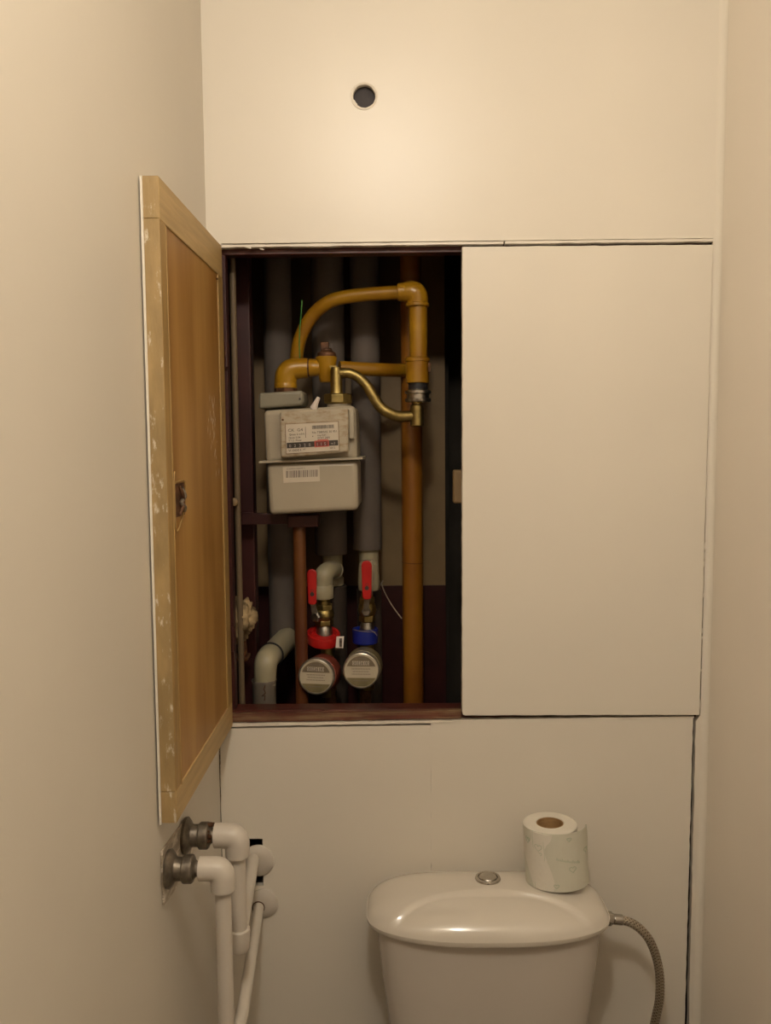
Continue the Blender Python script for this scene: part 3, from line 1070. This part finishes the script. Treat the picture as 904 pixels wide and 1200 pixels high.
while x < .93:
    wq = random.choice((.005, .008, .011)); lq(g, x, x+wq, .07, .20, YT); x += wq+random.choice((.005, .008))
g.build('label_print', M['ink'], gm, smooth=False)
g = G(); lq(g, .60, .80, .585, .612, YT); g.build('red_caption', M['redink'], gm)
YS = YM-.0008
st_px = [(331.5, 547.5), (374.5, 545.5), (375, 564), (332.5, 566)]
g = G(); g.pxprism(st_px, YS, YS+.002); g.build('barcode_sticker', M['label'], gm, label='pale barcode sticker')
g = G()
x = 335.5
while x < 372:
    wq = random.choice((.5, .8, 1.3)); yy = 551.8-(x-335)*.04
    g.pxprism([(x, yy), (x+wq, yy), (x+wq, yy+8.2), (x, yy+8.2)], YS-.0003, YS+.0003); x += wq+random.choice((.5, .8, 1.1))
text_shape(g, '0730950130009511', .0042, P(336, 550.7, YS-.0003), right, upv)
g.build('barcode', M['inkgrey'], gm, smooth=False)
# collar, nuts and seal on top
s = (YE_+1.5)/F
g = G(); g.pxprism([(303, 460.5), (355, 457.5), (356.5, 472), (353, 475), (303, 479.5)], YM+.03, YM+.115); g.build('inlet_collar', M['collar'], gm, .005, seg=3, label='dark grey plastic collar round the inlet')
g = G(); g.cyl(P(351.5, 467.5, YM+.0285), P(351.5, 467.5, YM+.031), .0018, 12); g.build('screw_hole', M['ink'], gm)
g = G(); g.hexnut(P(335, 461, YE_), P(335, 454, YE_), 13.5*s, 8); g.build('inlet_nut', M['rust'], gm)
g = G()
Xb = vx(396.5, 467, YO)
g.hexnut((Xb, YO, P(396, 473.5, YO).z), (Xb, YO, P(396, 461.5, YO).z), 17.2*s2, 8, ph=.39)
g.build('outlet_nut', M['brass'], gm, .0008)
g = G(); g.cyl((Xb, YO, P(396, 480, YO).z), (Xb, YO, P(396, 472, YO).z), 13*s2); g.build('outlet_boss', M['meter'], gm)
g = G(); g.tube([P(368, 478, YM+.005), P(370.5, 472, YM), P(373.5, 466, YM-.004)], [.007, .0045, .0032], 12, 3); g.build('seal', M['seal'], gm, label='white plastic seal stub')
g = G(); g.cyl(P(331.5, 492, YM-.025), P(331.5, 492, YM-.02), .002, 10); g.build('screw', M['rust'], gm)

# maroon bracket and posts
g0 = thing('meter_bracket', (vx(330, 610, .13), .13, P(330, 617, .13).z), 'maroon iron bracket on a post below the gas meter', 'bracket')
g = G(); g.pxprism([(283, 601), (347, 602.5), (347, 614), (283, 615)], .115, .128); g.build('arm', M['maroon_dark'], g0, .0015)
g = G(); g.pxprism([(337, 604.5), (373, 603.5), (373, 617.5), (337, 618.5)], .10, .15); g.build('flange', M['maroon_dark'], g0, .002)
g = G(); X = vx(352.5, 720, .125); g.cyl((X, .125, 0), (X, .125, P(352, 616, .125).z), 7.6*1.625/F); g.build('post', M['post'], g0, label='orange brown post')
X = vx(291, 600, .18)
g = G(); g.box(X-.0135, X+.0135, .165, .20, 0, 2.45); g.build('wooden_post', M['maroon_dark'], None, .002)
tag(bpy.data.objects['wooden_post'], 'dark maroon upright post at far left inside the shaft', 'post')
t = thing('side_pipe', (vx(278, 600, .07), .07, 0), 'thin dusty brown vertical pipe beside the open door hinge', 'pipe')
g = G(); X = vx(278, 560, .07); g.cyl((X, .07, 0), (X, .07, 2.45), .0055, 16); g.build('tube', M['sidepipe'], t)
g = G(); c = P(275, 588, .06); g.lathe(c, (0, -1, 0), [(0, .006), (.003, .0075), (.007, .007), (.009, .004)], 16); g.build('clip', M['beige_wall'], t, label='beige clip')
# crumbly foam lump
bm = bmesh.new()
bmesh.ops.create_icosphere(bm, subdivisions=5, radius=1)
c = P(281, 727, .10)
for v in bm.verts:
    p = v.co.copy()
    q = p*2.1
    k = 1+.22*noise.noise(q)+.13*noise.noise(q*3)+.07*noise.noise(q*8)
    v.co = V((p.x*.030*k*(1-.25*max(0, -p.z)), p.y*.035*k, p.z*.040*k))
me = bpy.data.meshes.new('foam_lump'); bm.to_mesh(me); bm.free()
for p in me.polygons: p.use_smooth = True
me.materials.append(M['foamlump'])
o = bpy.data.objects.new('foam_lump', me); o.location = c; COL.objects.link(o)
tag(o, 'crumbly yellowish foam lump stuck at left edge of the shaft', 'foam')
g = G(); g.tube([P(285, 750, .11), P(286, 765, .11), P(284, 768, .11)], .006, 12, 3); g.box(P(270, 771, .1).x, P(291, 771, .1).x, .09, .13, P(280, 773, .1).z, P(280, 770, .1).z)
g.build('pipe_bracket', M['rust'], None, .0008)
tag(bpy.data.objects['pipe_bracket'], 'small dark metal bracket below the foam lump', 'bracket')
# loose bits
g = G(); g.tube([P(354, 352, .10), P(353, 368, .10), P(351.5, 385, .105), P(351, 402, .11), P(351.5, 420, .115)], .0011, 8, 5)
g.build('green_wire', M['wiregreen']); tag(bpy.data.objects['green_wire'], 'thin green wire hanging over the curved yellow pipe', 'wire')
g = G(); g.tube([P(447, 683, .20), P(451, 694, .20), P(460, 710, .20), P(471, 725, .195)], .0012, 8, 5)
g.tube([P(444, 687, .21), P(447, 684, .2), P(449, 680, .2)], .0012, 8, 3)
g.build('steel_wire', M['dustwire']); tag(bpy.data.objects['steel_wire'], 'short bent wire leaning on the lower orange pipe', 'wire')
g = G(); g.pxprism([(531.5, 551), (545, 551), (545, 590), (531.5, 590)], .06, .085)
g.build('junction_box', M['beige_wall'], None, .003); tag(bpy.data.objects['junction_box'], 'small beige box half hidden behind the shut right door', 'box')

# ================================================================ HEATING PIPES LOWER LEFT
g = G()
pts = [PX(187.5, 998, XL), PX(190, 1061, XL), PX(203, 1043, XL), PX(222, 1006, XL), PX(228, 968, XL), PX(212, 964, XL)]
g.prism([p+V((.0002, 0, 0)) for p in pts], (.003, 0, 0))
g.build('wall_plate', M['plate'], None, .0006); tag(bpy.data.objects['wall_plate'], 'smeared metal plate on left wall behind two pipe fittings', 'plate')


def fitting(t, Y, z, xa, xb, r):
    """iron union leaving the left wall"""
    g = G()
    o = V((XL+.0035, Y, z))
    L = xb-o.x
    g.lathe(o, (1, 0, 0), [(0, r*1.35), (.004, r*1.4), (.008, r*1.15), (.011, r*.88), (L*.3, r*.84), (L*.5, r*.84)], 28)
    g.build('wall_flange', M['iron'], t)
    g = G()
    g.hexnut(o+V((L*.46, 0, 0)), o+V((L*.80, 0, 0)), r*1.02, 12)
    g.lathe(o+V((L*.78, 0, 0)), (1, 0, 0), [(0, r*.85), (L*.1, r*.55), (L*.26, r*.55)], 24)
    g.build('union_nut', M['iron'], t, .001)


# front one
Y1 = -.365; z1 = P(262, 1018, Y1).z
Y2 = -.27; z2 = P(280, 979, Y2).z
xe1 = P(235, 1020, Y1).x; xp1 = P(262, 1060, Y1).x
hp = thing('heating_pipe', (xp1, Y1, 0), 'front white plastic pipe with elbow from the lower iron wall fitting', 'pipe')
fitting(hp, Y1, z1, 0, xe1, .0185)
g = G()
r = .0195/2*1.0
g.tube([V((xe1-.001, Y1, z1)), V((xe1+.012, Y1, z1)), V((xp1-.006, Y1, z1-.0015)), V((xp1-.0005, Y1, z1-.0085)), V((xp1, Y1, z1-.020)), V((xp1, Y1, z1-.029))],
       [.0160, .0162, .0168, .0168, .0165, .0163], 28, 5)
g.build('elbow', M['ppr'], hp)
g = G(); g.cyl((xp1, Y1, .33), (xp1, Y1, z1-.02), .0108, 24); g.build('pipe', M['ppr'], hp)
# its return to the second rosette
rb = P(309, 1058, 0)
pr = P(304, 1060, 0)
zl_ = P(283, 1200, -.30).z
g = G(); g.tube([V((pr.x, -.001, pr.z)), V((P(284, 1190, -.30).x, -.30, P(284, 1190, -.30).z)), V((xp1+.002, Y1, P(284, 1190, -.30).z-.02))], .0092, 20)
g.build('return_pipe', M['ppr'], hp)
g = G(); g.lathe(rb+V((0, .0, 0)), (0, -1, 0), [(0, .0265), (.003, .0262), (.007, .020), (.0085, .013)], 36); g.build('rosette', M['ppr'], hp)
g = G(); g.torus(V((pr.x, -.010, pr.z)), (0, -1, 0), .0105, .0009, 30, 6, 0, 2*PI); g.build('rosette_gap', M['rust'], hp)

xe2 = P(253, 982, Y2).x; xp2 = P(279, 1030, Y2).x
hq = thing('heating_pipe', (xp2, Y2, P(283, 1117, Y2).z), 'rear white plastic pipe with elbow from the upper iron wall fitting', 'pipe')
fitting(hq, Y2, z2, 0, xe2, .019)
g = G()
for i in range(26):
    a = random.uniform(-.2, 2.6)
    xx = xe2-.006-random.random()*.010
    c = V((xx, Y2-.014*math.cos(a)*1.0, z2+.016*math.sin(a)))
    rr = random.uniform(.0015, .0035)
    g.lathe(c-V((0, 0, rr)), (random.random(), random.random(), 1), [(0, rr*.3), (rr*.6, rr), (rr*1.4, rr), (rr*2, rr*.3)], 8)
g.build('sealing_flax', M['rust'], hq, label='ragged dark sealing fibre')
g = G()
g.tube([V((xe2-.001, Y2, z2)), V((xe2+.012, Y2, z2)), V((xp2-.006, Y2, z2-.0015)), V((xp2-.0005, Y2, z2-.0085)), V((xp2, Y2, z2-.020)), V((xp2, Y2, z2-.030))],
       [.0178, .0180, .0184, .0182, .0178, .0176], 28, 5)
g.build('elbow', M['ppr'], hq)
zj = P(283, 1104, Y2).z
g = G(); g.cyl((xp2, Y2, zj), (xp2, Y2, z2-.02), .0118, 24); g.build('pipe', M['ppr'], hq)
ra = P(303, 1008, 0)
g = G()
pj = V((xp2, Y2, zj))
g.lathe(V((xp2, Y2, zj-.014)), (0, 0, 1), [(0, .006), (.001, .0125), (.006, .0150), (.022, .0158), (.034, .0158), (.035, .0148)], 28)
pe = V((P(298, 1004, 0).x, -.001, P(298, 1004, 0).z))
dirj = (pe-pj).normalized()
g.lathe(pj, dirj, [(0, .0135), (.018, .0135), (.030, .0135), (.031, .0115)], 24)
g.build('return_elbow', M['ppr'], hq)
g = G(); g.tube([pj, pe], .0100, 22); g.build('return_pipe', M['ppr'], hq)
g = G(); g.lathe(ra, (0, -1, 0), [(0, .0285), (.003, .0280), (.008, .021), (.0095, .013)], 36); g.build('rosette', M['ppr'], hq, label='rosette with a cracked lower edge')
g = G()
cr = [P(304, 1019, -.007), P(307, 1016.5, -.006), P(310, 1017.5, -.005), P(312, 1015, -.004), P(316, 1016, -.003)]
g.tube(cr, .0006, 6)
g.build('crack', M['rust'], hq)
# dark chips of missing paint in the corner beside the pipes
g = G()
for y0 in range(864, 975, 3):
    if random.random() < .62:
        a = P(258.2+random.uniform(-.5, .5), y0, -.0004); b = P(258.2+random.uniform(-.6, .6), y0+random.uniform(2, 5), -.0004)
        g.tube([a, b], [.0004, .0006], 5)
g.build('paint_chip', M['chip'], wb, kind='stuff')

# ================================================================ TOILET
CX = .1435
wc = thing('toilet', (CX, -.3, 0), 'cream ceramic toilet with close coupled cistern against the lower boards', 'toilet')


def sell(a, hx, hy, n=3.2):
    c_, s_ = math.cos(a), math.sin(a)
    return hx*abs(c_)**(2/n)*(1 if c_ >= 0 else -1), hy*abs(s_)**(2/n)*(1 if s_ >= 0 else -1)


def lid_outline(a):
    x, y = sell(a, .197, .094, 4.6 if math.sin(a) > 0 else 3.3)
    # back corners squarer, front bowed
    if y < 0:
        x *= 1-.05*(y/.094)**2; y *= 1-.15*(abs(x)/.197)**2
    return x, y


LY = -.112
NR, NA = 26, 120
g = G()
zb_ = .7535
H = .036


def dome(x, y, r):
    z = zb_+.0+(H+.006)*(1-r**3.4)**.62
    # shield shaped front facet: an arched step that sinks towards the front edge
    fx = x/.178
    arch = -.012+(-.070)*abs(fx)**2.6
    dd = (arch-y)
    if abs(fx) < 1:
        k = min(1, max(0, dd/.008)); k = k*k*(3-2*k)
        e = min(1, max(0, (1-abs(fx))/.06))
        z -= .0058*k*e
    return z


for i in range(NR+1):
    rr = (i/NR)**.7 if i else 0
    for j in range(NA):
        a = 2*PI*j/NA
        x, y = lid_outline(a)
        x *= rr; y *= rr
        g.v.append(V((CX+x, LY+y, dome(x, y, rr))))
for i in range(NR):
    for j in range(NA):
        a = i*NA+j; b = i*NA+(j+1) % NA
        g.f.append((a, b, b+NA, a+NA))
last = NR*NA
for dz, sc in ((.001, 1.004), (-.006, 1.002), (-.009, .99), (-.009, .95)):
    n0 = len(g.v)
    for j in range(NA):
        x, y = lid_outline(2*PI*j/NA)
        g.v.append(V((CX+x*sc, LY+y*sc, zb_-.001+dz if dz > 0 else zb_+.001+dz)))
    for j in range(NA):
        g.f.append((last+j, last+(j+1) % NA, n0+(j+1) % NA, n0+j))
    last = n0
g.f.append(tuple(range(last+NA-1, last-1, -1)))
g.build('cistern_lid', M['ceramic'], wc, angle=50)
g = G()
NA2 = 96
lv = [(.748, .181, .084), (.70, .177, .083), (.62, .168, .080), (.53, .157, .076), (.45, .148, .073), (.40, .142, .070), (.39, .13, .06)]
for z, hx, hy in lv:
    for j in range(NA2):
        x, y = sell(2*PI*j/NA2, hx, hy, 4)
        if y < 0: y *= 1-.10*(abs(x)/hx)**2
        g.v.append(V((CX+x, -.108+y+(.084-hy)*.6, z)))
for i in range(len(lv)-1):
    for j in range(NA2):
        a = i*NA2+j; b = i*NA2+(j+1) % NA2
        g.f.append((a, b, b+NA2, a+NA2))
g.f.append(tuple(range(NA2)))
g.f.append(tuple(range(len(lv)*NA2-1, (len(lv)-1)*NA2-1, -1)))
g.build('cistern', M['ceramic_tank'], wc)
bc = P(572, 1031.5, -.088)
zb0_ = zb_+.006+H-.0015
g = G()
g.lathe((bc.x, bc.y, zb0_), (0, 0, 1), [(0, .0200), (.0020, .0215), (.0045, .0205), (.0050, .0165), (.0030, .0155)], 40)
g.build('button_ring', M['chrome'], wc, label='dull chrome flush button ring')
g = G()
g.lathe((bc.x, bc.y, zb0_), (0, 0, 1), [(0, .0150), (.0050, .0150), (.0060, .0140), (.0062, .004)], 32)
g.build('flush_button', M['chrome'], wc)
# bowl and seat below the frame
g = G()
lv = [(0, .10, .20, -.40), (.02, .105, .21, -.40), (.12, .095, .18, -.38), (.24, .12, .21, -.40), (.34, .17, .25, -.43), (.385, .18, .26, -.44), (.40, .175, .255, -.44), (.395, .13, .19, -.46), (.30, .10, .15, -.46), (.22, .05, .07, -.44)]
for z, hx, hy, cy_ in lv:
    for j in range(64):
        x, y = sell(2*PI*j/64, hx, hy, 2.3)
        g.v.append(V((CX+x, cy_+y, z)))
for i in range(len(lv)-1):
    for j in range(64):
        a = i*64+j; b = i*64+(j+1) % 64
        g.f.append((a, b, b+64, a+64))
g.f.append(tuple(range(63, -1, -1)))
g.f.append(tuple(range((len(lv)-1)*64, len(lv)*64)))
g.build('bowl', M['ceramic_tank'], wc)
g = G()
for z, k in ((.402, 1), (.420, .98), (.420, .66), (.402, .66)):
    for j in range(64):
        x, y = sell(2*PI*j/64, .182*k, .225*k, 2.3)
        g.v.append(V((CX+x, -.455+y, z)))
for i in range(4):
    for j in range(64):
        a = i*64+j; b = i*64+(j+1) % 64; c_ = ((i+1) % 4)*64
        g.f.append((a, b, c_+(j+1) % 64, c_+j))
g.build('seat', M['ppr'], wc)

# supply hose
hs = thing('supply_hose', P(775, 1190, -.07), 'braided steel water hose curving from right side of the cistern', 'hose')
YH = -.075
g = G()
g.tube([P(726, 1078, YH), P(738, 1080.5, YH), P(750, 1088, YH), P(761, 1101, YH), P(769, 1120, YH+.002), P(773.5, 1143, YH+.004), P(773.5, 1168, YH+.008), P(770, 1188, YH+.012), P(764, 1215, YH+.02), P(756, 1260, YH+.03), P(740, 1320, YH+.04)],
       .0074, 20, 6)
g.build('braided_tube', M['braid'], hs)
g = G()
a = P(706, 1075, YH); b = P(719, 1077, YH)
g.cyl(a, b, .0095, 20)
g.hexnut(P(709, 1075.6, YH), P(717.5, 1076.8, YH), .0118, 6)
g.cyl(P(719, 1077, YH), P(730, 1078.2, YH), .0088, 20)
g.build('end_nut', M['chrome'], hs, .0005)

# ================================================================ TOILET ROLL
zr0 = zb_+.006+H-.0008
rc = V((.2555, -.088, zr0))
tr = thing('toilet_roll', rc, 'white toilet paper roll with faint green print on the cistern lid', 'toilet roll')
Rr, Rh = .0445, .094
lean = V((-.004, .008, 0))      # the top leans a touch
g = G()
n = 72
rings = [(0, Rr-.001), (.001, Rr), (Rh-.002, Rr), (Rh-.0005, Rr-.002), (Rh, Rr-.005), (Rh-.0006, Rr-.013), (Rh, .0235), (Rh-.002, .0222), (0.002, .0222), (0, .0235)]
for z, r_ in rings:
    for k in range(n):
        a = 2*PI*k/n
        wob = 1+.012*math.sin(2*a+.5) if r_ > .03 else 1+.03*math.sin(2*a)
        g.v.append(rc+V((r_*wob*math.cos(a), r_*wob*math.sin(a), z))+lean*(z/Rh))
m_ = len(rings)
for i in range(m_):
    for k in range(n):
        i2 = (i+1) % m_
        g.f.append((i*n+k, i*n+(k+1) % n, i2*n+(k+1) % n, i2*n+k))
g.build('paper', M['paper'], tr)
g = G()
for z, r_ in ((.001, .0221), (Rh-.001, .0221), (Rh-.001, .0208), (.001, .0208)):
    for k in range(n):
        a = 2*PI*k/n
        g.v.append(rc+V((r_*(1+.03*math.sin(2*a))*math.cos(a), r_*(1+.03*math.sin(2*a))*math.sin(a), z))+lean*(z/Rh))
for i in range(4):
    for k in range(n):
        i2 = (i+1) % 4
        g.f.append((i*n+k, i*n+(k+1) % n, i2*n+(k+1) % n, i2*n+k))
g.build('core', M['card'], tr, label='brown cardboard core')


def sheet_pt(u, v, off=0):
    """loose outer sheet: hugs the roll at the left front, swings wide on the right"""
    a = PI*1.02+u*(PI*1.05)        # from left round the front to the right
    ex = .0006+.0175*max(0, (u-.25)/.75)**1.3
    r_ = Rr+ex+off+.0006*math.sin(v*7+u*9)
    z = v*(Rh-.001-.010*max(0, (u-.86)/.14)**2)+.0005
    return rc+V((r_*math.cos(a), r_*math.sin(a)*(.98-.10*u), z))+lean*(z/Rh)


g = G()
NU, NV = 60, 14
for side in (0, .0009):
    for i in range(NU+1):
        for j in range(NV+1):
            g.v.append(sheet_pt(i/NU, j/NV, -side))
S = (NU+1)*(NV+1)
for i in range(NU):
    for j in range(NV):
        a = i*(NV+1)+j
        g.f.append((a, a+NV+1, a+NV+2, a+1))
        g.f.append((S+a, S+a+1, S+a+NV+2, S+a+NV+1))
for i in range(NU):
    for j in (0, NV):
        a = i*(NV+1)+j
        g.f.append((a, S+a, S+a+NV+1, a+NV+1))
for i in (0, NU):
    for j in range(NV):
        a = i*(NV+1)+j
        g.f.append((a, a+1, S+a+1, S+a))
g.build('loose_sheet', M['sheet'], tr, label='loose outer sheet with faint green tint')
g = G()


def curve_on(fn, k=22, r=.00045):
    g.tube([fn(2*PI*i/k) for i in range(k+1)], r, 5)


def heart(cu, cv, s_):
    def fn(t):
        x = 16*math.sin(t)**3/17; y = (13*math.cos(t)-5*math.cos(2*t)-2*math.cos(3*t)-math.cos(4*t))/17
        return sheet_pt(cu+x*s_/(Rr*PI), cv+y*s_/Rh, .0003)
    return fn


for cu, cv, s_ in ((.12, .80, .006), (.27, .73, .0065), (.25, .43, .006), (.285, .62, .0035), (.62, .38, .0055), (.60, .90, .0035), (.27, .41, .0035), (.14, .82, .003), (.82, .62, .005), (.45, .10, .004)):
    curve_on(heart(cu, cv, s_))
for cu in (.205, .335):
    g.tube([sheet_pt(cu+.004*math.sin(v*.9), v/14, .0002) for v in range(15)], .0003, 5)
for k in range(14):     # embossed word, too faint to read
    cu = .46+k*.018; cv = .56-k*.008
    g.tube([sheet_pt(cu, cv, .0003), sheet_pt(cu+.006, cv+.03+.02*(k % 3 == 0), .0003), sheet_pt(cu+.012, cv, .0003)], .0004, 5)
g.build('print', M['motif'], tr, label='pale green heart print')
